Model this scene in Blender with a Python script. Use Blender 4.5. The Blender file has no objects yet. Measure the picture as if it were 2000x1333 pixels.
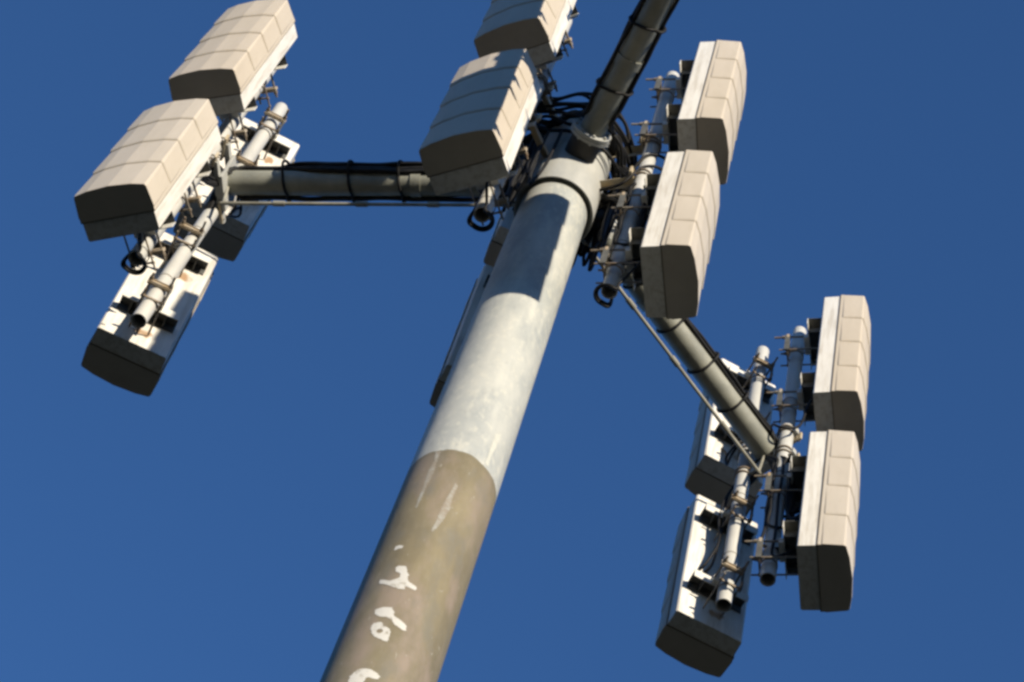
import bpy, math, random
from mathutils import Vector, Matrix
R = math.radians
PI = math.pi

# ------------------------------------------------------------------ camera, sky, sun, exposure
scene = bpy.context.scene
EL, ROLL, FPX = 1.0953135, 0.3272105, 5458.28
cam_data = bpy.data.cameras.new('camera')
cam = bpy.data.objects.new('camera', cam_data)
scene.collection.objects.link(cam)
cam_data.sensor_width = 36.0
cam_data.lens = FPX / 2000 * 36.0
cam_data.clip_start = 0.05
cam_data.clip_end = 5000
fwd = Vector((0, math.cos(EL), math.sin(EL)))
up0 = Vector((0, -math.sin(EL), math.cos(EL)))
rt0 = Vector((1, 0, 0))
rt = rt0 * math.cos(ROLL) + up0 * math.sin(ROLL)
up = -rt0 * math.sin(ROLL) + up0 * math.cos(ROLL)
cam.matrix_world = Matrix(((rt.x, up.x, -fwd.x, 0), (rt.y, up.y, -fwd.y, 0), (rt.z, up.z, -fwd.z, 1.6), (0, 0, 0, 1)))
scene.camera = cam

SUN_AZ, SUN_EL = -64.8, 9.0
world = bpy.data.worlds.new('World')
scene.world = world
world.use_nodes = True
wn = world.node_tree
wn.nodes.clear()
sky = wn.nodes.new('ShaderNodeTexSky')
sky.sky_type = 'NISHITA'
sky.sun_disc = False
sky.sun_elevation = R(SUN_EL)
sky.sun_rotation = R(90 - SUN_AZ)
sky.altitude = 0
sky.air_density = 0.7
sky.dust_density = 0.0
sky.ozone_density = 4.7
bg = wn.nodes.new('ShaderNodeBackground')
bg.inputs['Strength'].default_value = 0.15
wo = wn.nodes.new('ShaderNodeOutputWorld')
wn.links.new(sky.outputs[0], bg.inputs['Color'])
wn.links.new(bg.outputs[0], wo.inputs['Surface'])

sun_data = bpy.data.lights.new('sun', 'SUN')
sun_data.energy = 4.8
sun_data.angle = R(0.5)
sun_data.color = (1.0, 0.885, 0.71)
sun = bpy.data.objects.new('sun', sun_data)
scene.collection.objects.link(sun)
sd = Vector((math.cos(R(SUN_AZ)) * math.cos(R(SUN_EL)), math.sin(R(SUN_AZ)) * math.cos(R(SUN_EL)), math.sin(R(SUN_EL))))
sun.rotation_euler = sd.to_track_quat('Z', 'Y').to_euler()
sun.location = sd * 60

scene.view_settings.view_transform = 'Standard'
scene.view_settings.look = 'None'
scene.view_settings.exposure = 0.75
scene.view_settings.gamma = 1.0
scene.view_settings.use_curve_mapping = False
scene.render.engine = 'CYCLES'
scene.cycles.max_bounces = 6
scene.cycles.pixel_filter_type = 'BLACKMAN_HARRIS'
scene.cycles.filter_width = 2.9      # a soft lens

# ------------------------------------------------------------------ materials
def nodes(name):
    m = bpy.data.materials.new(name)
    m.use_nodes = True
    nt = m.node_tree
    return m, nt, nt.nodes['Principled BSDF']

def N(nt, t, **kw):
    n = nt.nodes.new(t)
    for k, v in kw.items():
        if k in n.inputs:
            n.inputs[k].default_value = v
        else:
            setattr(n, k, v)
    return n

def ramp(nt, fac, stops):
    r = nt.nodes.new('ShaderNodeValToRGB')
    el = r.color_ramp.elements
    while len(el) < len(stops):
        el.new(0.5)
    for e, (p, c) in zip(el, stops):
        e.position = p
        e.color = (c[0], c[1], c[2], 1) if not isinstance(c, (int, float)) else (c, c, c, 1)
    nt.links.new(fac, r.inputs[0])
    return r.outputs[0]

def mixc(nt, fac, a, b, mode='MIX'):
    m = nt.nodes.new('ShaderNodeMix')
    m.data_type = 'RGBA'
    m.blend_type = mode
    for s, i in ((fac, 0), (a, 6), (b, 7)):
        if hasattr(s, 'links') or isinstance(s, bpy.types.NodeSocket):
            nt.links.new(s, m.inputs[i])
        elif isinstance(s, (int, float)):
            m.inputs[i].default_value = s
        else:
            m.inputs[i].default_value = (s[0], s[1], s[2], 1)
    return m.outputs[2]

def math_(nt, op, a, b=None, c=None):
    m = nt.nodes.new('ShaderNodeMath')
    m.operation = op
    for i, s in enumerate((a, b, c)):
        if s is None:
            continue
        if isinstance(s, bpy.types.NodeSocket):
            nt.links.new(s, m.inputs[i])
        else:
            m.inputs[i].default_value = s
    return m.outputs[0]

def coords(nt, scale=(1, 1, 1), rnd=True):
    tc = N(nt, 'ShaderNodeTexCoord')
    mp = N(nt, 'ShaderNodeMapping')
    mp.inputs['Scale'].default_value = scale
    nt.links.new(tc.outputs['Object'], mp.inputs['Vector'])
    if rnd:
        oi = N(nt, 'ShaderNodeObjectInfo')
        mul = N(nt, 'ShaderNodeVectorMath', operation='SCALE')
        mul.inputs[0].default_value = (7.3, 3.1, 11.7)
        nt.links.new(oi.outputs['Random'], mul.inputs['Scale'])
        nt.links.new(mul.outputs[0], mp.inputs['Location'])
    return mp.outputs[0], tc.outputs['Object']

def noise(nt, vec, scale, detail=4, rough=0.6):
    n = N(nt, 'ShaderNodeTexNoise')
    n.inputs['Scale'].default_value = scale
    n.inputs['Detail'].default_value = detail
    n.inputs['Roughness'].default_value = rough
    nt.links.new(vec, n.inputs['Vector'])
    return n.outputs['Fac']

def bump(nt, b, fac, strength, dist=0.01):
    bn = N(nt, 'ShaderNodeBump')
    bn.inputs['Strength'].default_value = strength
    bn.inputs['Distance'].default_value = dist
    nt.links.new(fac, bn.inputs['Height'])
    nt.links.new(bn.outputs[0], b.inputs['Normal'])

def weathered(name, c1, c2, rough=0.6, metallic=0.0, scale=5, streak=(1, 1, 1), bs=0.1, spec=0.4):
    m, nt, b = nodes(name)
    v, o = coords(nt, streak)
    n = noise(nt, v, scale)
    col = ramp(nt, n, [(0.3, c1), (0.7, c2)])
    nt.links.new(col, b.inputs['Base Color'])
    b.inputs['Roughness'].default_value = rough
    b.inputs['Metallic'].default_value = metallic
    b.inputs['Specular IOR Level'].default_value = spec
    if bs:
        n2 = noise(nt, v, scale * 9)
        bump(nt, b, n2, bs)
    return m

def pole_material():
    m, nt, b = nodes('galvanised_and_painted_steel')
    tc = N(nt, 'ShaderNodeTexCoord')
    obj = tc.outputs['Object']
    mp = N(nt, 'ShaderNodeMapping')
    mp.inputs['Scale'].default_value = (1, 1, 0.22)
    nt.links.new(obj, mp.inputs['Vector'])
    st = mp.outputs[0]
    mp2 = N(nt, 'ShaderNodeMapping')
    mp2.inputs['Scale'].default_value = (1, 1, 0.5)
    nt.links.new(obj, mp2.inputs['Vector'])
    # galvanised top part
    blot = noise(nt, mp2.outputs[0], 3.2, 5, 0.65)
    fine = noise(nt, mp2.outputs[0], 26, 3, 0.6)
    stre = noise(nt, st, 12, 4, 0.55)
    g = ramp(nt, blot, [(0.34, (0.262, 0.278, 0.268)), (0.60, (0.362, 0.366, 0.334))])
    g = mixc(nt, ramp(nt, stre, [(0.50, 0.0), (0.70, 0.6)]), g, (0.444, 0.440, 0.390))
    g = mixc(nt, ramp(nt, fine, [(0.54, 0.0), (0.68, 0.5)]), g, (0.457, 0.444, 0.376))
    g = mixc(nt, ramp(nt, fine, [(0.22, 0.4), (0.42, 0.0)]), g, (0.228, 0.239, 0.228))
    # tan painted lower part
    stre2 = noise(nt, st, 7, 5, 0.6)
    blot2 = noise(nt, mp2.outputs[0], 2.1, 4, 0.6)
    p = ramp(nt, stre2, [(0.30, (0.117, 0.098, 0.057)), (0.52, (0.167, 0.139, 0.081)), (0.75, (0.218, 0.183, 0.106))])
    p = mixc(nt, ramp(nt, blot2, [(0.35, 0.5), (0.62, 0.0)]), p, (0.136, 0.121, 0.080))
    p = mixc(nt, ramp(nt, fine, [(0.5, 0.0), (0.85, 0.3)]), p, (0.238, 0.214, 0.163))
    mp3 = N(nt, 'ShaderNodeMapping')
    mp3.inputs['Scale'].default_value = (1, 1, 0.35)
    mp3.inputs['Location'].default_value = (3.1, 5.2, 1.7)
    nt.links.new(obj, mp3.inputs['Vector'])
    mot = noise(nt, mp3.outputs[0], 5.0, 5, 0.6)
    p = mixc(nt, ramp(nt, mot, [(0.48, 0.0), (0.66, 0.75)]), p, (0.217, 0.174, 0.137))
    mot2 = noise(nt, mp3.outputs[0], 8.5, 4, 0.55)
    p = mixc(nt, ramp(nt, mot2, [(0.52, 0.0), (0.70, 0.7)]), p, (0.133, 0.124, 0.095))
    mot3 = noise(nt, mp3.outputs[0], 38.0, 2, 0.5)
    p = mixc(nt, ramp(nt, mot3, [(0.70, 0.0), (0.76, 0.6)]), p, (0.319, 0.305, 0.257))
    sep = N(nt, 'ShaderNodeSeparateXYZ')
    nt.links.new(obj, sep.inputs[0])
    wob = noise(nt, obj, 3.0, 3)
    zz = math_(nt, 'ADD', sep.outputs[2], math_(nt, 'ADD', math_(nt, 'MULTIPLY', wob, 0.07), math_(nt, 'MULTIPLY', noise(nt, mp.outputs[0], 30.0, 4, 0.7), 0.03)))
    f = math_(nt, 'GREATER_THAN', zz, 14.69)
    # thin dirty rim right below the galvanised part
    rim = math_(nt, 'MULTIPLY', math_(nt, 'GREATER_THAN', zz, 14.645), 0.35)
    p = mixc(nt, rim, p, (0.123, 0.109, 0.067))
    col = mixc(nt, f, p, g)
    nt.links.new(col, b.inputs['Base Color'])
    b.inputs['Roughness'].default_value = 0.55
    b.inputs['Specular IOR Level'].default_value = 0.35
    bump(nt, b, fine, 0.12, 0.006)
    return m

def radome_material():
    m, nt, b = nodes('beige_moulded_plastic')
    v, o = coords(nt, (1, 1, 0.3))
    n = noise(nt, v, 6, 5)
    oi = N(nt, 'ShaderNodeObjectInfo')
    col = ramp(nt, n, [(0.25, (0.393, 0.353, 0.292)), (0.7, (0.440, 0.396, 0.333))])
    n2 = noise(nt, v, 22, 3)
    col = mixc(nt, ramp(nt, n2, [(0.55, 0.0), (0.85, 0.35)]), col, (0.336, 0.296, 0.235))
    n3 = noise(nt, coords(nt, (3, 3, 0.25))[0], 7, 4)
    col = mixc(nt, ramp(nt, n3, [(0.52, 0.0), (0.80, 0.35)]), col, (0.36, 0.33, 0.28))
    hue = ramp(nt, oi.outputs['Random'], [(0.0, (0.95, 0.96, 0.99)), (0.5, (1.0, 1.0, 1.0)), (1.0, (0.97, 0.95, 0.92))])
    col = mixc(nt, 1.0, col, hue, 'MULTIPLY')
    nt.links.new(col, b.inputs['Base Color'])
    b.inputs['Roughness'].default_value = 0.62
    b.inputs['Specular IOR Level'].default_value = 0.3
    bump(nt, b, n, 0.05, 0.01)
    return m

def housing_material():
    # white painted back, with rust that ran down from the fixings near the middle line
    m, nt, b = nodes('white_painted_metal')
    v, o = coords(nt, (1, 1, 0.5))
    n = noise(nt, v, 5, 5)
    col = ramp(nt, n, [(0.3, (0.554, 0.538, 0.496)), (0.7, (0.630, 0.617, 0.571))])
    sep = N(nt, 'ShaderNodeSeparateXYZ')
    nt.links.new(o, sep.inputs[0])
    rn = noise(nt, v, 14, 4)
    rn2 = noise(nt, o, 30, 3)
    f = None
    for cx, cz, rx, rz in ((0.095, 1.08, 0.055, 0.06), (0.015, 0.19, 0.06, 0.06), (-0.07, 0.62, 0.02, 0.05)):
        dx = math_(nt, 'DIVIDE', math_(nt, 'SUBTRACT', sep.outputs[0], cx), rx)
        dz = math_(nt, 'DIVIDE', math_(nt, 'SUBTRACT', sep.outputs[2], cz), rz)
        r2 = math_(nt, 'ADD', math_(nt, 'MULTIPLY', dx, dx), math_(nt, 'MULTIPLY', dz, dz))
        r2 = math_(nt, 'ADD', r2, math_(nt, 'MULTIPLY', math_(nt, 'SUBTRACT', rn, 0.5), 6.0))
        g = ramp(nt, r2, [(0.2, 1.0), (1.1, 0.0)])
        f = g if f is None else math_(nt, 'MAXIMUM', f, g)
    yb = math_(nt, 'LESS_THAN', sep.outputs[1], 0.02)
    f = math_(nt, 'MULTIPLY', f, yb)
    col = mixc(nt, math_(nt, 'MULTIPLY', f, 0.85), col, (0.26, 0.125, 0.03))
    n4 = noise(nt, coords(nt, (3, 3, 0.3))[0], 9, 5, 0.65)
    col = mixc(nt, ramp(nt, n4, [(0.46, 0.0), (0.68, 0.6)]), col, (0.34, 0.30, 0.235))
    n3 = noise(nt, v, 18, 4)
    col = mixc(nt, ramp(nt, n3, [(0.6, 0.0), (0.85, 0.35)]), col, (0.336, 0.309, 0.255))
    nt.links.new(col, b.inputs['Base Color'])
    b.inputs['Roughness'].default_value = 0.5
    return m

def flaked(name, paint, under, lo, hi, scale=34):
    m, nt, b = nodes(name)
    v, o = coords(nt, (1, 1, 0.8), rnd=False)
    n = noise(nt, v, scale, 5, 0.7)
    n2 = noise(nt, v, 9, 3, 0.5)
    f = math_(nt, 'ADD', n, math_(nt, 'MULTIPLY', math_(nt, 'SUBTRACT', n2, 0.5), 0.5))
    nt.links.new(mixc(nt, ramp(nt, f, [(lo, 0.0), (hi, 1.0)]), under, paint), b.inputs['Base Color'])
    b.inputs['Roughness'].default_value = 0.6
    b.inputs['Specular IOR Level'].default_value = 0.3
    bump(nt, b, n, 0.3, 0.004)
    return m

M = {
    'pole': pole_material(),
    'radome': radome_material(),
    'housing': housing_material(),
    'gasket': weathered('dark_rubber_gasket', (0.10, 0.085, 0.06), (0.17, 0.145, 0.11), 0.8, bs=0),
    'galv': weathered('galvanised_steel', (0.269, 0.276, 0.262), (0.376, 0.373, 0.343), 0.5, 0.0, 6, (1, 1, 0.4), 0.1),
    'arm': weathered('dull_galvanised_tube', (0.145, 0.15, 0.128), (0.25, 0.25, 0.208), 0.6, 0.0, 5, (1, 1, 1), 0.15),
    'bar': weathered('stained_zinc_bar', (0.42, 0.39, 0.32), (0.36, 0.28, 0.16), 0.6, 0.0, 9, (1, 1, 1), 0.1),
    'bracket': weathered('white_painted_bracket', (0.50, 0.49, 0.45), (0.60, 0.59, 0.54), 0.5, 0.0, 9, (1, 1, 1), 0.05),
    'rod': weathered('weathered_stay_rod', (0.13, 0.125, 0.10), (0.30, 0.29, 0.24), 0.6, 0.0, 4, (1, 1, 1), 0.1),
    'darksteel_and_shade': weathered('tarnished_steel_and_channel_shade', (0.05, 0.052, 0.05), (0.11, 0.11, 0.10), 0.6, 0.0, 8, (1, 1, 1), 0.1),  # dark steel plates, and the shade painted into the bracket hollows
    'pipe': weathered('pale_galvanised_pipe', (0.349, 0.349, 0.329), (0.457, 0.450, 0.417), 0.5, 0.0, 7, (1, 1, 0.3), 0.08),
    'rusty': weathered('rust_stained_steel', (0.33, 0.30, 0.25), (0.28, 0.20, 0.11), 0.7, 0.0, 14, (1, 1, 1), 0.2),
    'bolt': weathered('rusty_zinc_bolt', (0.24, 0.22, 0.18), (0.15, 0.10, 0.06), 0.6, 0.0, 18, (1, 1, 1), 0),
    'cable': weathered('black_cable_jacket', (0.006, 0.006, 0.007), (0.016, 0.016, 0.016), 0.6, 0.0, 12, (1, 1, 1), 0, 0.2),
    'band': weathered('stub_shade_black', (0.02, 0.02, 0.02), (0.05, 0.045, 0.04), 0.6, 0.0, 12, (1, 1, 1), 0),  # near-black stands for the shade on the arm stubs
    'white': flaked('flaking_white_paint', (0.45, 0.44, 0.40), (0.225, 0.20, 0.155), 0.30, 0.43),
    'drip': weathered('pale_zinc_run', (0.38, 0.38, 0.33), (0.45, 0.45, 0.39), 0.5, 0.0, 30, (1, 1, 1), 0.0),
    'thindrip': flaked('faint_zinc_run', (0.27, 0.268, 0.235), (0.215, 0.185, 0.142), 0.40, 0.62),
    'ground': weathered('dry_grass_and_soil', (0.011, 0.015, 0.008), (0.026, 0.028, 0.017), 0.95, 0.0, 0.6, (1, 1, 1), 0.3),
    'blocker_woods': weathered('added_hill_woodland', (0.018, 0.028, 0.012), (0.045, 0.055, 0.028), 0.95, 0.0, 0.05, (1, 1, 1), 0),  # covers the added ring that blocks the low sky
    'concrete': weathered('concrete', (0.26, 0.25, 0.23), (0.36, 0.35, 0.32), 0.9, 0.0, 4, (1, 1, 1), 0.3),
}

# ------------------------------------------------------------------ mesh helpers
class MB:
    def __init__(s):
        s.v, s.f, s.sm = [], [], []

    def add(s, vs, fs, smooth=False):
        o = len(s.v)
        s.v += [tuple(v) for v in vs]
        for f in fs:
            s.f.append(tuple(i + o for i in f))
            s.sm.append(smooth)

    def box(s, c, d, axes=None):
        c = Vector(c)
        ax = axes or (Vector((1, 0, 0)), Vector((0, 1, 0)), Vector((0, 0, 1)))
        vs = [c + ax[0] * (x * d[0] / 2) + ax[1] * (y * d[1] / 2) + ax[2] * (z * d[2] / 2)
              for x in (-1, 1) for y in (-1, 1) for z in (-1, 1)]
        s.add(vs, [(0, 1, 3, 2), (4, 6, 7, 5), (0, 4, 5, 1), (2, 3, 7, 6), (0, 2, 6, 4), (1, 5, 7, 3)])

    def tube(s, p0, p1, r0, r1=None, n=20, caps=(True, True)):
        p0, p1 = Vector(p0), Vector(p1)
        r1 = r0 if r1 is None else r1
        d = (p1 - p0).normalized()
        a = d.orthogonal().normalized()
        b = d.cross(a)
        vs = []
        for p, r in ((p0, r0), (p1, r1)):
            vs += [p + (a * math.cos(2 * PI * i / n) + b * math.sin(2 * PI * i / n)) * r for i in range(n)]
        s.add(vs, [(i, (i + 1) % n, n + (i + 1) % n, n + i) for i in range(n)], True)
        if caps[0]:
            s.add(vs[:n], [tuple(reversed(range(n)))])
        if caps[1]:
            s.add(vs[n:], [tuple(range(n))])

    def lathe(s, p0, axis, prof, n=32, smooth=True, close=False):
        """prof: (distance along axis, radius) pairs; each band gets vertices of its own, so edges stay crisp"""
        p0, d = Vector(p0), Vector(axis).normalized()
        a = d.orthogonal().normalized()
        b = d.cross(a)
        ring = lambda h, r: [p0 + d * h + (a * math.cos(2 * PI * i / n) + b * math.sin(2 * PI * i / n)) * r for i in range(n)]
        pr = list(prof) + ([prof[0]] if close else [])
        for (h0, r0), (h1, r1) in zip(pr, pr[1:]):
            if r0 < 1e-6 or r1 < 1e-6:
                h, r = (h0, r0) if r0 > r1 else (h1, r1)
                f = tuple(range(n)) if r0 > r1 else tuple(reversed(range(n)))
                s.add(ring(h, r), [f])
            else:
                s.add(ring(h0, r0) + ring(h1, r1), [(i, (i + 1) % n, n + (i + 1) % n, n + i) for i in range(n)], smooth)

    def sweep(s, pts, r, n=8, closed=False):
        P = smooth_path(pts, closed)
        m = len(P)
        T = []
        for i in range(m):
            a, b = (P[(i - 1) % m], P[(i + 1) % m]) if closed else (P[max(i - 1, 0)], P[min(i + 1, m - 1)])
            T.append((b - a).normalized())
        u = T[0].orthogonal().normalized()
        vs = []
        for p, t in zip(P, T):
            u = (u - t * u.dot(t)).normalized()
            w = t.cross(u)
            vs += [p + (u * math.cos(2 * PI * k / n) + w * math.sin(2 * PI * k / n)) * r for k in range(n)]
        fs = []
        for i in range(m if closed else m - 1):
            j = (i + 1) % m
            fs += [(i * n + k, i * n + (k + 1) % n, j * n + (k + 1) % n, j * n + k) for k in range(n)]
        if not closed:
            fs += [tuple(reversed(range(n))), tuple((m - 1) * n + k for k in range(n))]
        s.add(vs, fs, True)

    def build(s, name, mat, parent=None, bevel=0.0):
        me = bpy.data.meshes.new(name)
        me.from_pydata(s.v, [], s.f)
        me.polygons.foreach_set('use_smooth', s.sm)
        me.materials.append(mat)
        me.update()
        o = bpy.data.objects.new(name, me)
        scene.collection.objects.link(o)
        if parent is not None:
            o.parent = parent
        if bevel:
            bv = o.modifiers.new('bevel', 'BEVEL')
            bv.width = bevel
            bv.segments = 2
            bv.limit_method = 'ANGLE'
        return o

def smooth_path(pts, closed=False, k=5):
    P = [Vector(p) for p in pts]
    if len(P) < 3:
        return P
    out = []
    m = len(P)
    for i in range(m if closed else m - 1):
        p0 = P[(i - 1) % m] if closed or i > 0 else P[0] * 2 - P[1]
        p1, p2 = P[i], P[(i + 1) % m]
        p3 = P[(i + 2) % m] if closed or i + 2 < m else P[-1] * 2 - P[-2]
        for j in range(k):
            t = j / k
            out.append(0.5 * ((2 * p1) + (p2 - p0) * t + (2 * p0 - 5 * p1 + 4 * p2 - p3) * t * t + (3 * p1 - p0 - 3 * p2 + p3) * t ** 3))
    if not closed:
        out.append(P[-1])
    return out

def empty(name, loc=(0, 0, 0), yaw=0.0):
    e = bpy.data.objects.new(name, None)
    e.empty_display_size = 0.2
    e.location = loc
    e.rotation_euler = (0, 0, yaw)
    scene.collection.objects.link(e)
    return e

def tag(o, label=None, cat=None, group=None, kind=None):
    for k, v in (('label', label), ('category', cat), ('group', group), ('kind', kind)):
        if v:
            o[k] = v
    return o

def az(a):
    return Vector((math.cos(R(a)), math.sin(R(a)), 0))

# ------------------------------------------------------------------ ground
g = MB()
S = 1500
g.add([(-S, -S, 0), (S, -S, 0), (S, S, 0), (-S, S, 0)], [(0, 1, 2, 3)])
tag(g.build('ground', M['ground']), kind='structure')

# unseen wooded ring far off, added to block horizon glow and cut sky fill
hm = MB()
nh, rnh = 240, random.Random(5)
phs = [rnh.uniform(0, 6.28) for _ in range(5)]
def hill_h(a):
    e = 5.2 + 1.3 * math.sin(3 * a + phs[0]) + 0.8 * math.sin(7 * a + phs[1]) + 0.45 * math.sin(17 * a + phs[2]) + 0.25 * math.sin(41 * a + phs[3])
    return math.tan(R(max(e, 2.5))) * 900
hv = []
for k, (rad, fr) in enumerate(((620, 0.0), (700, 0.35), (800, 0.8), (900, 1.0), (1100, 0.8), (1450, 0.0))):
    for i in range(nh):
        a = 2 * PI * i / nh
        jit = rnh.uniform(-12, 12) if 0 < fr else 0
        hv.append((math.cos(a) * (rad + jit), math.sin(a) * (rad + jit), hill_h(a + 0.05 * k) * fr + (rnh.uniform(-2, 2) if 0 < fr < 1 else 0) - (0.5 if fr == 0 else 0)))
hf = [(k * nh + i, k * nh + (i + 1) % nh, (k + 1) * nh + (i + 1) % nh, (k + 1) * nh + i) for k in range(5) for i in range(nh)]
hm.add(hv, hf, True)
tag(hm.build('added_hills', M['blocker_woods']), kind='structure')

# ------------------------------------------------------------------ the mast
PX0, PSL, PY = -0.04036, 0.011125, 7.7
def axis(z):
    return Vector((PX0 + PSL * (z - 16), PY, z))
def prad(z):
    return 0.242285 - 0.006723 * (z - 16)
ORG = Vector((axis(0).x, PY, 0))

mast = empty('telecom_mast', ORG)
tag(mast, 'tall round steel mast, bare zinc above and tan painted below, with white painted marks', 'mast')
def L(p):
    return Vector(p) - ORG

sh = MB()
nseg, zs = 96, [i * 0.25 for i in range(0, 79)]
vs = []
for z in zs:
    c, r = L(axis(z)), prad(z)
    vs += [c + az(360 * i / nseg) * r for i in range(nseg)]
fs = []
for j in range(len(zs) - 1):
    fs += [(j * nseg + i, j * nseg + (i + 1) % nseg, (j + 1) * nseg + (i + 1) % nseg, (j + 1) * nseg + i) for i in range(nseg)]
sh.add(vs, fs, True)
sh.add([vs[(len(zs) - 1) * nseg + i] for i in range(nseg)], [tuple(range(nseg))])
sh.build('pole_shaft', M['pole'], mast)

bf = MB()
bf.lathe((0, 0, 0.30), (0, 0, 1), [(0, 0.62), (0.05, 0.62), (0.05, 0.36), (0, 0.36)], 48, close=True)
bf.build('base_flange', M['galv'], mast)
fo = MB()
fo.box((0, 0, 0.15), (1.8, 1.8, 0.298))
fo.build('foundation_block', M['concrete'], mast, 0.02)

# head collar that the arms are welded to
zb, zt = 18.50, 19.72
hc = MB()
rr = prad(19) + 0.044
c0 = L(axis(zb))
ax_dir = (axis(zt) - axis(zb)).normalized()
hc.lathe(c0, ax_dir, [(0.05, prad(zb) + 0.001), (0.05, rr - 0.008), (0, rr - 0.008), (0, rr), (zt - zb, rr), (zt - zb, 0.0)], 64)
hc.build('head_collar', M['galv'], mast)
ZA = 19.0
ARMS = {'west': (160.0, 2.33), 'east': (36.5, 2.42), 'near': (-82.0, 2.55)}
hub = axis(ZA)
ARM_END = {}
for key, (a, ln) in ARMS.items():
    d = az(a)
    side = az(a + 90)
    h = L(hub)
    st = MB()
    st.lathe(h, d, [(0.405, 0.0), (0.405, 0.14), (0.428, 0.14), (0.428, 0.0)], 40)
    st.lathe(h, d, [(0.433, 0.0), (0.433, 0.14), (0.455, 0.14), (0.455, 0.088)], 40)
    for k in range(8):
        t = 2 * PI * k / 8 + 0.2
        o = side * math.cos(t) * 0.118 + Vector((0, 0, math.sin(t) * 0.118))
        st.tube(h + o + d * 0.39, h + o + d * 0.47, 0.010, n=6)
    root = st.build('arm_flange', M['galv'], mast)
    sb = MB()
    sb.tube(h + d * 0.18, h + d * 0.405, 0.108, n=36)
    sb.build('arm_stub', M['band'], mast)  # shade under the joint put into the stub's colour
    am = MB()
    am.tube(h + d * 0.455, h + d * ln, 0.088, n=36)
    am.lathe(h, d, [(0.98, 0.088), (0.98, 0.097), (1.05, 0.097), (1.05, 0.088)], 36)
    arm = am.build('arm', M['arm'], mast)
    ARM_END[key] = hub + d * ln
    # plate and crossbars that carry the two mounting pipes
    e = h + d * ln
    pl = MB()
    pl.box(e + d * 0.012, (0.024, 0.26, 0.40), (d, side, Vector((0, 0, 1))))
    for zo in (-0.16, 0.16):
        pl.box(e + d * 0.045 + Vector((0, 0, zo)), (0.04, 0.46, 0.06), (d, side, Vector((0, 0, 1))))
    pl.build('end_plate', M['galv'], mast, 0.004)
    # stay rod below the arm, ended by a short hanger
    if key == 'near':
        continue
    sr = MB()
    zr = 18.635
    inner = axis(zr) + d * (rr - 0.005)
    outer = axis(zr) + d * (ln - 0.02)
    sr.tube(L(inner), L(outer), 0.013, n=10)
    sr.tube(L(outer) - d * 0.02 + Vector((0, 0, -0.004)), L(outer) + d * 0.02 + Vector((0, 0, 0.30)), 0.012, n=10)
    for t in (0.28, 0.52, 0.80):
        q = inner.lerp(outer, t)
        sr.tube(L(q) - d * 0.04, L(q) + d * 0.04, 0.021, n=8)
    sr.build('stay_rod', M['rod'], mast)

# white lettering and pale runs, each a thin film lying on the shaft: (angle, height) outlines
GLYPHS = [
 [(-2.213, 13.5703), (-2.2099, 13.5954), (-2.1429, 13.6001), (-2.051, 13.5857), (-2.0442, 13.5623), (-2.1255, 13.5639), (-2.1971, 13.5511)],
 [(-2.0346, 13.3624), (-1.9845, 13.3836), (-1.8291, 13.381), (-1.7827, 13.3335), (-1.7247, 13.2996), (-1.7319, 13.2655), (-1.6587, 13.2406), (-1.5058, 13.2158), (-1.5037, 13.1833), (-1.6175, 13.1858), (-1.7123, 13.1957), (-1.7096, 13.1631), (-1.8351, 13.1585), (-1.9569, 13.1773), (-2.2397, 13.2233), (-2.2721, 13.2609), (-2.2016, 13.2609), (-2.045, 13.2344), (-1.9296, 13.2547), (-1.8676, 13.2729), (-1.907, 13.3108), (-2.0009, 13.3333)],
 [(-2.0907, 12.9222), (-2.0996, 12.9601), (-1.9748, 12.979), (-1.8076, 12.9814), (-1.7547, 12.9534), (-1.7075, 12.905), (-1.5658, 12.8875), (-1.4301, 12.856), (-1.4212, 12.8162), (-1.486, 12.813), (-1.6561, 12.8373), (-1.7341, 12.8706), (-1.8423, 12.889), (-1.9702, 12.8916)],
 [(-2.058, 12.7888), (-2.0269, 12.8295), (-1.9086, 12.8393), (-1.8245, 12.8111), (-1.7041, 12.7898), (-1.6654, 12.7527), (-1.6591, 12.6762), (-1.7429, 12.6773), (-1.9278, 12.7036), (-2.0021, 12.7453)],
 [(-2.0766, 12.3018), (-2.0788, 12.3539), (-1.9984, 12.4054), (-1.8882, 12.419), (-1.7656, 12.416), (-1.6269, 12.3938), (-1.5603, 12.3744), (-1.5925, 12.3496), (-1.6914, 12.3463), (-1.7731, 12.3483), (-1.8123, 12.2966), (-1.8066, 12.2386), (-2.0008, 12.234)],
]
RUNS = [
 ('drip', [(-1.0151, 15.0229), (-0.8612, 15.0856), (-0.8967, 14.9088), (-0.9456, 14.7795), (-0.9217, 14.6713), (-1.0327, 14.667), (-1.022, 14.7693), (-1.0323, 14.895)]),
 ('thindrip', [(-2.1646, 14.6306), (-2.044, 14.6212), (-2.0413, 14.4937), (-2.0234, 14.3962), (-2.0318, 14.3105), (-2.0569, 14.236), (-2.0561, 14.105), (-2.0906, 13.9873), (-2.1261, 14.0019), (-2.1324, 14.1103), (-2.1321, 14.2507), (-2.1541, 14.386), (-2.1155, 14.518)]),
 ('thindrip', [(-1.4939, 14.3041), (-1.4292, 14.2947), (-1.4562, 14.139), (-1.4233, 14.0452), (-1.461, 13.9457), (-1.5236, 13.834), (-1.5927, 13.7596), (-1.628, 13.7719), (-1.5964, 13.884), (-1.5941, 14.0022), (-1.5696, 14.1166)]),
]
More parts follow.
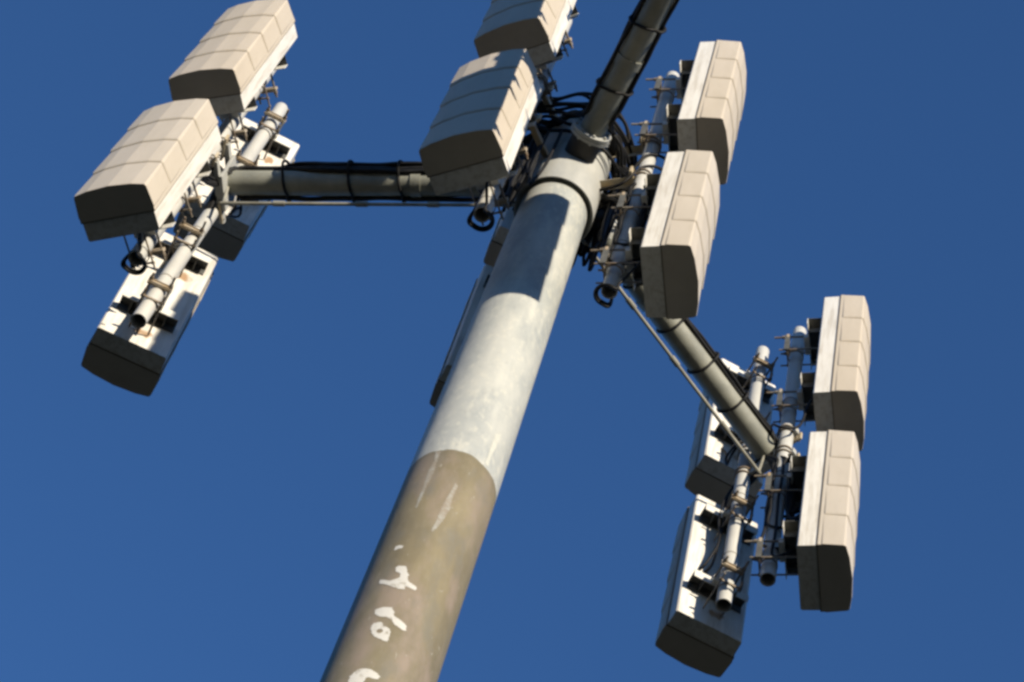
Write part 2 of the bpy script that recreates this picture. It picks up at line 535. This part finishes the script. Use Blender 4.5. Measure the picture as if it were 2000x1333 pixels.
def film(poly, thick=0.0015, hole=None, rough=0.0, seed=1):
    """fill an outline given in (angle, height) with a fine grid of cells wrapped on the shaft"""
    rnd = random.Random(seed)
    mb = MB()
    nx = 40
    a0, a1 = min(p[0] for p in poly), max(p[0] for p in poly)
    z0, z1 = min(p[1] for p in poly), max(p[1] for p in poly)
    da = 0.0125
    dz = 0.0032 if (z1 - z0) < 0.5 else 0.008
    na, nz = int((a1 - a0) / da) + 3, int((z1 - z0) / dz) + 3
    def inside(x, y):
        c = False
        j = len(poly) - 1
        for i in range(len(poly)):
            xi, yi = poly[i]; xj, yj = poly[j]
            if (yi > y) != (yj > y) and x < (xj - xi) * (y - yi) / (yj - yi) + xi:
                c = not c
            j = i
        return c
    idx = {}
    vs, fs = [], []
    def vert(i, j):
        if (i, j) not in idx:
            aa, z = a0 + (i - 1) * da, z0 + (j - 1) * dz
            r = prad(z) + thick
            c = L(axis(z))
            idx[(i, j)] = len(vs)
            vs.append(c + Vector((math.cos(aa) * r, math.sin(aa) * r, 0)))
        return idx[(i, j)]
    for i in range(na):
        for j in range(nz):
            aa, z = a0 + (i - 0.5) * da, z0 + (j - 0.5) * dz
            wob = rough * (math.sin(z * 190 + aa * 31) + rnd.uniform(-1, 1))
            if inside(aa + wob, z + wob * 0.2) and not (hole and ((aa - hole[0]) / hole[2]) ** 2 + ((z - hole[1]) / hole[3]) ** 2 < 1):
                fs.append((vert(i, j), vert(i + 1, j), vert(i + 1, j + 1), vert(i, j + 1)))
    mb.add(vs, fs, True)
    return mb
for k, g_ in enumerate(GLYPHS):
    hole = (-1.865, 12.757, 0.055, 0.020) if k == 3 else None
    film(g_, 0.0016, hole, 0.006, k).build('painted_character', M['white'], mast)
for k, (mt, g_) in enumerate(RUNS):
    film(g_, 0.0012, None, 0.006, k + 20).build('zinc_run', M[mt], mast)

# ------------------------------------------------------------------ antennas
W, WF, SD, FD, MD, LEN = 0.495, 0.470, 0.1316, 0.3038, 0.3327, 1.548

def radome_mesh():
    mb = MB()
    def section(z, o):
        cx = 0.005
        sd0 = SD + 0.022          # the side ribs fade out before they reach the seam
        x0, x1 = -W / 2 - 0.004, -WF / 2
        sx = lambda y: x0 + (x1 - x0) * (y - SD) / (FD - cx - SD)
        pts = [(sx(SD + 0.003), SD + 0.003), (sx(SD + 0.012), SD + 0.012), (sx(sd0), sd0)]
        pts += [(sx(sd0 + 0.012) - o * 0.7, sd0 + 0.012), (-WF / 2 - o, FD - cx), (-WF / 2 + cx - o * 0.6, FD + 0.002 + o)]
        for x, y in ((-0.150, MD - 0.0085), (0.0, MD + 0.003), (0.150, MD - 0.0085)):
            pts.append((x, y + o))
        pts += [(-x, y) for x, y in reversed(pts[:6])]
        return [Vector((x, y, z)) for x, y in pts]
    seg = LEN / 4
    bulge = 0.010
    rings = []
    for k in range(4):
        z0 = k * seg
        rings.append((z0 + (0.0 if k == 0 else 0.004), bulge * (0.8 if k == 0 else 0.55)))
        rings.append((z0 + 0.018, bulge))
        rings.append((z0 + seg * 0.35, bulge * 0.75))
        rings.append((z0 + seg * 0.98, 0.001))
        rings.append((z0 + seg - 0.001, -0.0015))
    secs = [section(z, o) for z, o in rings]
    n = len(secs[0])
    for a, b in zip(secs, secs[1:]):
        mb.add(a + b, [(i, n + i, n + i + 1, i + 1) for i in range(n - 1)])
        mb.add([a[0], a[-1], b[0], b[-1]], [(0, 1, 3, 2)])
    mb.add(secs[0], [tuple(range(n))])
    mb.add(secs[-1], [tuple(reversed(range(n)))])
    return mb

def make_antenna():
    root = empty('panel_antenna')
    radome_mesh().build('radome', M['radome'], root)
    hb = MB()
    # back housing: a shallow tray with chamfered long edges
    sec = [(-W / 2 + 0.006, SD - 0.004), (-W / 2 + 0.008, 0.010), (-W / 2 + 0.018, 0.0), (W / 2 - 0.018, 0.0), (W / 2 - 0.008, 0.010), (W / 2 - 0.006, SD - 0.004)]
    zlo, zhi = 0.006, LEN - 0.006
    a = [Vector((x, y, zlo)) for x, y in sec]
    b = [Vector((x, y, zhi)) for x, y in sec]
    n = len(sec)
    hb.add(a + b, [(i, (i + 1) % n, n + (i + 1) % n, n + i) for i in range(n)])
    hb.add(a, [tuple(reversed(range(n)))])
    hb.add(b, [tuple(range(n))])
    hb.build('back_housing', M['housing'], root)
    gk = MB()
    gk.box((0, SD - 0.0005, LEN / 2), (W + 0.003, 0.007, LEN + 0.003))
    gk.build('gasket', M['gasket'], root)
    for zc in (0.36, 1.24):
        br = MB()
        # channel lying across the back: bright outer web, open inside coloured dark for its shade
        br.box((0, -0.1075, zc), (0.40, 0.006, 0.082))
        br.box((0, -0.128, zc), (0.15, 0.034, 0.056))
        bo = br.build('mounting_bracket', M['bracket'], root, 0.002)
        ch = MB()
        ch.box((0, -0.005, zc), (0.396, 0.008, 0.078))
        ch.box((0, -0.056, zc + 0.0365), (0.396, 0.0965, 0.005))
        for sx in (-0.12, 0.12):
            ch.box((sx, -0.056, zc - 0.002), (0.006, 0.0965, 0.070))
        ch.build('bracket_channel', M['darksteel_and_shade'], bo)
        ja = MB()
        ja.box((0, -0.264, zc), (0.17, 0.020, 0.050))
        ja.box((0.0, -0.279, zc + 0.018), (0.15, 0.008, 0.007))
        ja.box((0.0, -0.279, zc - 0.018), (0.15, 0.008, 0.007))
        ja.build('clamp_jaw', M['rusty'], bo, 0.003)
        for sx in (-1, 1):
            bt = MB()
            x = sx * 0.068
            lng = 0.365 if sx > 0 else 0.330
            bt.tube((x, -0.10, zc), (x, -lng, zc), 0.0078, n=8)
            bt.tube((x, -0.283, zc), (x, -0.294, zc), 0.016, n=6)
            bt.tube((x, -0.298, zc), (x, -0.306, zc), 0.014, n=6)
            bt.build('threaded_bolt', M['bolt'], bo)
        lo = MB()
        zl = zc - 0.20
        for sx in (-1, 1):
            lo.tube((sx * 0.066, -0.008, zl), (sx * 0.066, -0.318, zl), 0.0065, n=8)
            lo.tube((sx * 0.066, -0.262, zl), (sx * 0.066, -0.272, zl), 0.013, n=6)
        lo.lathe((0, -0.2, zl - 0.008), (0, 0, 1), [(0, 0.053), (0, 0.059), (0.016, 0.059), (0.016, 0.053)], 24)
        lo.box((0, -0.262, zl), (0.15, 0.008, 0.020))
        lo.build('pipe_strap', M['bolt'], bo)
        sp = MB()
        sp.box((0.0785, -0.262, zc - 0.10), (0.006, 0.040, 0.235))
        sp.build('side_plate', M['darksteel_and_shade'], bo)
    return root

def copy_tree(o, parent=None):
    c = o.copy()
    scene.collection.objects.link(c)
    if parent is not None:
        c.parent = parent
    for ch in o.children:
        copy_tree(ch, c)
    return c

def place(o, pos, yaw, tf, ts):
    a = R(yaw)
    out = Vector((math.cos(a), math.sin(a), 0))
    side = Vector((-math.sin(a), math.cos(a), 0))
    u = (Vector((0, 0, 1)) + out * tf + side * ts).normalized()
    out = (out - u * u.dot(out)).normalized()
    x = out.cross(u)
    o.rotation_euler = Matrix(((x.x, out.x, u.x), (x.y, out.y, u.y), (x.z, out.z, u.z))).to_euler()
    o.location = pos

# pair, level, x, y, z of the back's lower middle, facing direction, lean forwards, lean sideways
PANELS = [
 ('LF', 0, -2.5038, 8.1287, 17.0391, 238.95, -0.0138, 0.0098),
 ('LF', 1, -2.4784, 8.1791, 19.2550, 240.79, -0.0128, 0.0230),
 ('BL', 0, -2.2870, 8.8455, 17.0559, 97.62, -0.0022, 0.0246),
 ('BL', 1, -2.2565, 8.8748, 19.2761, 97.99, -0.0118, -0.0143),
 ('CF', 0, -0.5327, 7.0771, 17.1297, 233.87, -0.0156, -0.0142),
 ('CF', 1, -0.5187, 7.1195, 19.2869, 230.82, 0.0022, -0.0069),
 ('RF', 0, 0.6458, 7.3300, 17.1394, 337.40, 0.0080, -0.0021),
 ('RF', 1, 0.6638, 7.3321, 19.3106, 338.70, 0.0102, -0.0029),
 ('RR', 0, 2.2195, 8.9238, 17.0775, 337.60, 0.0007, -0.0083),
 ('RR', 1, 2.2237, 8.9463, 19.2848, 336.14, 0.0033, -0.0197),
 ('BR', 0, 1.8070, 9.4868, 17.0928, 99.06, -0.0074, 0.0038),
 ('BR', 1, 1.8080, 9.5092, 19.2786, 100.01, -0.0092, 0.0084),
]
PIPE = {}
for key in ('LF', 'BL', 'CF', 'RF', 'RR', 'BR'):
    p0, p1 = [p for p in PANELS if p[0] == key]
    ps = []
    for p in (p0, p1):
        ps.append(Vector((p[2], p[3], p[4] + 0.75)) - az(p[5]) * 0.2 + az(p[5] + 90) * {'RF': 0.035, 'RR': 0.028}.get(key, 0.0))
    PIPE[key] = (ps[0], ps[1])
# two columns on the near arm, above and out of the picture (they shade the mast), and one behind the mast
def column(key, pos, yaw, z0=17.09, dz=2.193):
    b = Vector(pos) + az(yaw) * 0.2
    for i in (0, 1):
        PANELS.append((key, i, b.x, b.y, z0 + dz * i, yaw, 0.0, 0.0))
    PIPE[key] = (Vector((pos[0], pos[1], 17.8)), Vector((pos[0], pos[1], 20.0)))
h2 = Vector((-0.02, 7.7, 0))
column('NR', h2 + az(-76.0) * 2.69, 338, 17.16, 2.17)
column('NL', h2 + az(-85.3) * 2.66, 248, 17.16, 2.17)
column('FB', (-0.085, 8.10, 0), 95)

LABELS = {
 ('LF', 0): 'beige ribbed panel antenna at the left arm end, lowest of those facing left',
 ('LF', 1): 'beige ribbed panel antenna at upper left, its top cut off by the picture edge',
 ('BL', 0): 'white backed panel antenna at lower left, turned away, with a rust spot beside its pipe',
 ('BL', 1): 'white backed panel antenna crossed by the left arm, only its back seen',
 ('CF', 0): 'shaded panel antenna left of the mast head with one sunlit corner at its top',
 ('CF', 1): 'shaded panel antenna at the top picture edge, above the one by the mast head',
 ('RF', 0): 'beige panel antenna right of the mast head, lower of its pair, hiding the arm',
 ('RF', 1): 'beige panel antenna right of the mast head, upper of its pair, against open sky',
 ('RR', 0): 'beige panel antenna at far right, lower of its pair, with dark square underside',
 ('RR', 1): 'beige panel antenna at far right, upper of its pair at the right arm end',
 ('BR', 0): 'half shaded white backed panel antenna at lower right, turned away, lowest of all',
 ('BR', 1): 'white backed panel antenna partly hidden behind the right arm and its stay rod',
 ('NR', 0): 'lower right facing panel antenna on the near arm', ('NR', 1): 'upper right facing panel antenna on the near arm',
 ('NL', 0): 'lower left facing panel antenna on the near arm', ('NL', 1): 'upper left facing panel antenna on the near arm',
 ('FB', 0): 'dark panel antenna peeking out behind the left edge of the mast, lower of two',
 ('FB', 1): 'dark panel antenna hidden behind the mast head, upper of two',
}
proto = make_antenna()
for n_, (key, i, x, y, z, yaw, tf, ts) in enumerate(PANELS):
    o = proto if n_ == 0 else copy_tree(proto)
    place(o, Vector((x, y, z)), yaw, tf, ts)
    tag(o, LABELS[(key, i)], 'antenna', 'ribbed panel antennas around the mast')

# ------------------------------------------------------------------ mounting pipes
PIPE_LABEL = {
 'LF': 'galvanised pipe mostly hidden behind the two left facing antennas at far left',
 'BL': 'sunlit pale pipe on the left arm end, crossing the white antenna backs',
 'CF': 'shaded pipe with dark open end just left of the mast head',
 'RF': 'grey pipe right of the mast head with a sunlit patch halfway',
 'RR': 'bluish shaded pipe at the right arm end beside the beige antennas',
 'BR': 'pale pipe on the right arm end, in front of the antennas turned away',
 'NR': 'right pipe on the near arm end', 'NL': 'left pipe on the near arm end',
 'FB': 'pipe standing behind the mast head',
}
def pipe_at(key, z):
    a, b = PIPE[key]
    t = (z - a.z) / (b.z - a.z)
    return a.lerp(b, t)
ARM_OF = {'LF': 'west', 'BL': 'west', 'RR': 'east', 'BR': 'east', 'NR': 'near', 'NL': 'near'}
for key in PIPE:
    zb_, zt_ = {'BL': 16.98, 'BR': 17.06}.get(key, 17.10), 20.88
    base = pipe_at(key, zb_)
    root = empty('mounting_pipe', base)
    tag(root, PIPE_LABEL[key], 'pipe', 'vertical antenna mounting pipes')
    d = pipe_at(key, zt_) - base
    u = d.normalized()
    t = MB()
    t.lathe((0, 0, 0), u, [(0.0, 0.052), (d.length, 0.052), (d.length + 0.012, 0.034), (d.length + 0.012, 0.0)], 28)
    t.lathe((0, 0, 0), u, [(0.6, 0.001), (0.6, 0.045), (0.0, 0.045), (0.0, 0.052)], 28)
    t.build('tube', M['pipe'], root)
    rnd = random.Random(hash(key) % 97 if False else sum(map(ord, key)))
    for zz in (0.62, 1.42, 2.5):
        zz += rnd.uniform(-0.05, 0.05)
        b = MB()
        b.lathe(u * zz, u, [(0, 0.052), (0, 0.0537), (0.009, 0.0537), (0.009, 0.052)], 24)
        b.build('strap_band', M['gasket'], root)
    # clamps to the arm end plate or the mast head
    for zc in (18.92, 19.50) if key in ('CF', 'RF', 'FB') else (18.84, 19.16):
        p = pipe_at(key, zc)
        if key in ARM_OF:
            e = ARM_END[ARM_OF[key]] + az(ARMS[ARM_OF[key]][0]) * 0.066
            e = Vector((e.x, e.y, zc))
            sd_ = az(ARMS[ARM_OF[key]][0] + 90)
            off = (p - e).dot(sd_)
            e = e + sd_ * max(-0.2, min(0.2, off))
        else:
            e = axis(zc)
            e = e + (p - e).normalized() * (rr - 0.004)
        dirv = (p - e)
        dirv.z = 0
        ln = dirv.length
        dirv.normalize()
        sv = Vector((-dirv.y, dirv.x, 0))
        cl = MB()
        if key in ARM_OF:
            if ln > 0.06:
                cl.box((e + p) / 2 - base, (max(ln - 0.05, 0.02), 0.05, 0.05), (dirv, sv, Vector((0, 0, 1))))
        else:
            # an angle bar: two thin legs
            m_ = e.lerp(p, 0.5) - base
            cl.box(m_ - dirv * 0.022, (ln - 0.045, 0.055, 0.006), (dirv, sv, Vector((0, 0, 1))))
            cl.box(m_ - dirv * 0.022 + Vector((0, 0, -0.0285)) + sv * 0.025, (ln - 0.045, 0.006, 0.05), (dirv, sv, Vector((0, 0, 1))))
        cl.box(p - base - dirv * 0.064, (0.018, 0.17, 0.09), (dirv, sv, Vector((0, 0, 1))))
        co = cl.build('standoff_arm', M['bar'], root, 0.002)
        ub = MB()
        for zo in (-0.028, 0.028):
            pts = [p - base - dirv * 0.085 + sv * 0.055, p - base - dirv * 0.02 + sv * 0.055]
            for k in range(7):
                tt = PI / 2 - PI * k / 6
                pts.append(p - base + (dirv * math.cos(tt) + sv * math.sin(tt)) * 0.060)
            pts += [p - base - dirv * 0.02 - sv * 0.055, p - base - dirv * 0.085 - sv * 0.055]
            ub.sweep([q_ + Vector((0, 0, zo)) for q_ in pts], 0.0065, 6)
        ub.build('u_bolt', M['bolt'], co)

# ------------------------------------------------------------------ cables
def bundle(key, label, offs, ties, seed):
    rnd = random.Random(seed)
    a, ln = ARMS[key]
    d = az(a)
    n_ = az(a - 90 if key == 'east' else (a + 90 if key == 'west' else a + 90))
    if key == 'west':
        n_ = az(a + 90)
    root = empty('cable_bundle', hub + d * 0.5)
    tag(root, label, 'cables', 'black cable bundles along the arms')
    o0 = hub + d * 0.5
    for ang0, r0 in offs:
        ph = rnd.uniform(0, 6)
        pts = []
        start = axis(19.55) + d * 0.1 + n_ * 0.25 * math.cos(R(ang0))
        pts.append(start)
        pts.append(hub + d * 0.36 + Vector((0, 0, 0.30)) + n_ * 0.18 * math.cos(R(ang0)))
        m = 14
        for k in range(m + 1):
            t = 0.55 + (ln - 0.62) * k / m
            sag = 0.004 * math.sin(k * 0.9 + ph) + 0.003 * math.sin(k * 2.1 + ph)
            lift = 48 * max(0.0, min(1.0, (t - 1.72) / 0.3)) if key == 'west' and ang0 < 100 else 0
            an = R(ang0 + 5 * math.sin(k * 0.6 + ph) + lift)
            pts.append(hub + d * t + n_ * (r0 + sag) * math.cos(an) + Vector((0, 0, (r0 + sag) * math.sin(an))))
        tgt = [kk for kk in ARM_OF if ARM_OF[kk] == key]
        kk = tgt[rnd.randrange(2)]
        side = rnd.uniform(-0.06, 0.06)
        pb = pipe_at(kk, 18.6)
        oo = az([p for p in PANELS if p[0] == kk][0][5])
        pts.append(hub + d * (ln + 0.01) + n_ * 0.09 + Vector((0, 0, -0.04)))
        pts.append(pipe_at(kk, 18.62) + oo * 0.08 + Vector((side * 0.5, 0, 0)))
        pts.append(pipe_at(kk, 18.35 if kk == 'BL' else 18.2) + oo * 0.085 + Vector((side * 0.6, 0, 0)))
        pts.append(pipe_at(kk, (18.08 if kk == 'BL' else 17.75) + rnd.uniform(-0.06, 0.06)) + oo * 0.10 + Vector((side * 0.6, 0, 0)))
        mb = MB()
        mb.sweep([q_ - o0 for q_ in pts], (0.018 if key == 'west' else 0.014) if rnd.random() < 0.7 else 0.011, 8)
        mb.build('cable', M['cable'], root)
    for t in ties:
        pts = []
        for k in range(20):
            an = 2 * PI * k / 20
            w = 0.093
            c_, s_ = math.cos(an), math.sin(an)
            for ang0, r0 in offs:
                dd = abs((math.degrees(an) - ang0 + 180) % 360 - 180)
                if dd < 28:
                    w = max(w, r0 + 0.018)
            pts.append(hub + d * (t + 0.015 * c_) + n_ * w * c_ + Vector((0, 0, w * s_)) - o0)
        mb = MB()
        mb.sweep(pts, 0.011, 6, closed=True)
        mb.build('cable_tie', M['cable'], root)

bundle('west', 'black cables lying along the left arm towards the rear facing antennas',
       [(-8, 0.105), (9, 0.107), (26, 0.106), (43, 0.108), (60, 0.106), (17, 0.135), (35, 0.137), (203, 0.103)], (1.12, 1.47, 1.93), 3)
bundle('east', 'black cables strapped to the upper side of the right arm',
       [(20, 0.104), (34, 0.105), (50, 0.104), (28, 0.127), (66, 0.104)], (0.85, 1.25, 1.62, 1.98), 4)
bundle('near', 'black cables on both edges of the arm that leaves the top of the picture',
       [(10, 0.104), (-12, 0.103), (30, 0.104), (172, 0.104), (192, 0.103), (150, 0.104)], (0.8, 1.3, 1.9), 5)

# loose loops round the mast head
rnd = random.Random(11)
co = empty('cable_coil', axis(19.3))
tag(co, 'tangled black cable loops around the mast head behind the near arm', 'cables')
for k in range(11):
    r0 = rr + 0.016 + rnd.uniform(0.0, 0.10)
    z0 = 19.16 + 0.055 * k
    pts = []
    for j in range(14):
        t = 2 * PI * j / 14
        r_ = r0 + rnd.uniform(0, 0.06) + (0.07 if 1.3 < t < 3.8 else 0)
        pts.append(axis(z0) + Vector((math.cos(t) * r_, math.sin(t) * r_, rnd.uniform(-0.05, 0.05))) - axis(19.3))
    mb = MB()
    mb.sweep(pts, 0.013, 8, closed=True)
    mb.build('cable_loop', M['cable'], co)

# jumper cables: from the head or the arm end down the pipe, round its open end and into the antenna back
def jumper(key, label, side, seed):
    rnd = random.Random(seed)
    p = [q_ for q_ in PANELS if q_[0] == key]
    root = empty('jumper_cable', pipe_at(key, 17.2))
    tag(root, label, 'cable', 'black jumper cables hanging at the pipe ends')
    o0 = pipe_at(key, 17.2)
    for (k_, i, x, y, z, yaw, tf, ts) in p:
        sd_ = az(yaw - 90) * side
        o_ = az(yaw)
        b = Vector((x, y, z))
        src = (ARM_END[ARM_OF[key]] if key in ARM_OF else axis(19.2) + (pipe_at(key, 19.2) - axis(19.2)).normalized() * 0.36)
        for n2 in range(2):
            w = rnd.uniform(-0.02, 0.02) + 0.03 * n2
            pp = lambda zz, so, oo: pipe_at(key, zz) + sd_ * so + o_ * oo
            if i == 0 and key == 'BL':
                continue
            if i == 0 and key in ('BR', 'RR'):
                pts = [src + Vector((0, 0, -0.05 * n2)), pp(18.7, 0.05, 0.075), pp(18.3, 0.07 + w, 0.08), pp(17.95, 0.075, 0.07), pp(17.7, 0.09 + w, 0.12), b + Vector((0, 0, 0.55)) - o_ * 0.02 + sd_ * (0.12 + w)]
            elif i == 0:
                zb_ = 17.10
                pts = [src + Vector((0, 0, -0.05 * n2)), pp(18.75, 0.05, 0.05), pp(18.4, 0.06 + w, 0.06), pp(17.9, 0.07, 0.03), pp(17.35, 0.066, 0.0)]
                rl = 0.072 + 0.012 * n2
                for q5 in range(7):
                    tt = -q5 * PI * 1.25 / 6
                    pts.append(pp(zb_ - 0.01 - 0.012 * q5 - 0.015 * n2, rl * math.cos(tt), rl * math.sin(tt)))
                pts += [pp(17.08, -0.06, 0.07), b + Vector((0, 0, 0.10)) - o_ * 0.05 - sd_ * 0.06, b + Vector((0, 0, 0.2)) - o_ * 0.003 - sd_ * 0.07]
            else:
                pts = [src + Vector((0, 0, 0.05)), pp(19.15 + w, 0.07, -0.10), pp(19.02 - w * 2, 0.13 + w, -0.02), pp(19.08, 0.10, 0.10), b + Vector((0, 0, 0.06)) - o_ * 0.05 + sd_ * 0.1, b + Vector((0, 0, 0.20)) - o_ * 0.003 + sd_ * 0.12]
            mb = MB()
            mb.sweep([q_ - o0 for q_ in pts], 0.0095, 8)
            mb.build('cable', M['cable'], root)
JL = {'LF': 'black cable loop at the pipe end under the lowest left facing antenna',
      'BL': 'black cables running down beside the sunlit pipe on the left arm end',
      'CF': 'black cables hanging beside the open pipe end left of the mast head',
      'RF': 'black cable loop under the open pipe end right of the mast head',
      'RR': 'black cables beside the lower end of the pipe at far right',
      'BR': 'black cables down the back of the antenna at lower right'}
for s_, (key, side) in enumerate((('LF', 1), ('BL', 1), ('CF', 1), ('RF', -1), ('RR', 1), ('BR', -1))):
    jumper(key, JL[key], side, 40 + s_)
# black cables crossing the gap between the head and the pipe right of it
cr = empty('jumper_cable', axis(19.0) + az(-20) * 0.3)
tag(cr, 'black cables crossing the gap between the mast head and the pipe right of it', 'cable', 'black jumper cables hanging at the pipe ends')
for k in range(2):
    a0 = axis(18.85 + 0.2 * k) + az(-25 + 14 * (k % 2)) * (rr - 0.005)
    b0 = pipe_at('RF', 18.95 + 0.2 * k)
    mid = (a0 + b0) / 2 + Vector((0, 0, -0.09 - 0.02 * k))
    mb = MB()
    mb.sweep([q_ - cr.location for q_ in (a0, mid + Vector((0, 0.03 * k - 0.04, 0)), b0 + Vector((-0.04, -0.05, 0)), b0 + Vector((0.05, -0.05, 0.12)), b0 + Vector((0.16, 0.0, 0.2)))], 0.011, 8)
    mb.build('cable', M['cable'], cr)

# slack feeder loops gathered at each arm end, behind the pipes
for key, arm_key, lab, sgn in (('RR', 'east', 'dark slack cables bunched between the far right pipe and its antennas', 1),
                               ('LF', 'west', 'dark slack cables bunched behind the two left facing antennas', -1),
                               ('RF', None, 'dark slack cables hanging right of the mast under the arm joint', 1)):
    rnd = random.Random(len(lab))
    yaw = [p for p in PANELS if p[0] == key][0][5]
    oo, ss = az(yaw), az(yaw + 90)
    o0 = pipe_at(key, 18.6)
    root = empty('feeder_slack', o0)
    tag(root, lab, 'cables', 'slack feeder cables')
    for k in range(6):
        src = (ARM_END[arm_key] if arm_key else axis(18.95) + az(-10 + 8 * k) * rr) + Vector((0, 0, rnd.uniform(-0.08, 0.08)))
        a_ = rnd.uniform(0.06, 0.12)
        b_ = rnd.uniform(-0.10, 0.07)
        low = rnd.uniform(17.5, 18.2)
        pts = [src, src.lerp(pipe_at(key, 18.75), 0.6) + Vector((0, 0, rnd.uniform(-0.2, 0.0))),
               pipe_at(key, 18.55 + rnd.uniform(-.1, .1)) + oo * a_ + ss * b_,
               pipe_at(key, (18.5 + low) / 2) + oo * (a_ + 0.01) + ss * (b_ + rnd.uniform(-0.03, 0.03)),
               pipe_at(key, low) + oo * 0.085 + ss * (b_ + 0.03),
               pipe_at(key, low + 0.12) + oo * 0.15 + ss * (b_ + 0.06)]
        mb = MB()
        mb.sweep([q_ - o0 for q_ in pts], 0.012, 8)
        mb.build('cable', M['cable'], root)
    for k in range({'RR': 4, 'LF': 0, 'RF': 3}[key]):
        low = (17.75, 17.5, 18.0, 17.35)[k]
        s_ = (-0.055, -0.035, 0.0, -0.062)[k]
        w_ = (-0.035, -0.055, -0.064, 0.02)[k]
        pts = [src, pipe_at(key, 18.68) + oo * w_ + ss * s_]
        pts += [pipe_at(key, 18.6 - (18.6 - low) * q5 / 5) + oo * (w_ + rnd.uniform(-.008, .004)) + ss * (s_ + rnd.uniform(-.01, .01)) for q5 in range(6)]
        pts += [pipe_at(key, low - 0.06) + oo * 0.05 + ss * s_, pipe_at(key, low + 0.02) + oo * 0.16 + ss * s_]
        mb = MB()
        mb.sweep([q_ - o0 for q_ in pts], 0.011, 8)
        mb.build('cable', M['cable'], root)

# service loops hanging down on both sides of the mast head
for lab, a_lo, a_hi, cnt, sd0 in (('black cable loops hanging against the left side of the mast head', 178, 226, 11, 71),
                                  ('black cable loops hanging against the right side of the mast head', 2, 52, 11, 72)):
    rnd = random.Random(sd0)
    o0 = axis(18.9) + az((a_lo + a_hi) / 2) * 0.35
    root = empty('hanging_cable_loop', o0)
    tag(root, lab, 'cables', 'service loops at the mast head')
    for k in range(cnt):
        a0 = rnd.uniform(a_lo, a_hi)
        a1 = a0 + rnd.uniform(8, 26) * rnd.choice((-1, 1))
        low = rnd.uniform(18.12, 18.6)
        r_ = rr + rnd.uniform(0.03, 0.13)
        pts = []
        for j in range(9):
            t = j / 8
            zz = 19.15 - (19.15 - low) * math.sin(PI * t) ** 0.7
            pts.append(axis(zz) + az(a0 + (a1 - a0) * t) * (r_ + rnd.uniform(-0.012, 0.012)) - o0)
        mb = MB()
        mb.sweep(pts, rnd.choice((0.009, 0.012, 0.015)), 8)
        mb.build('cable', M['cable'], root)
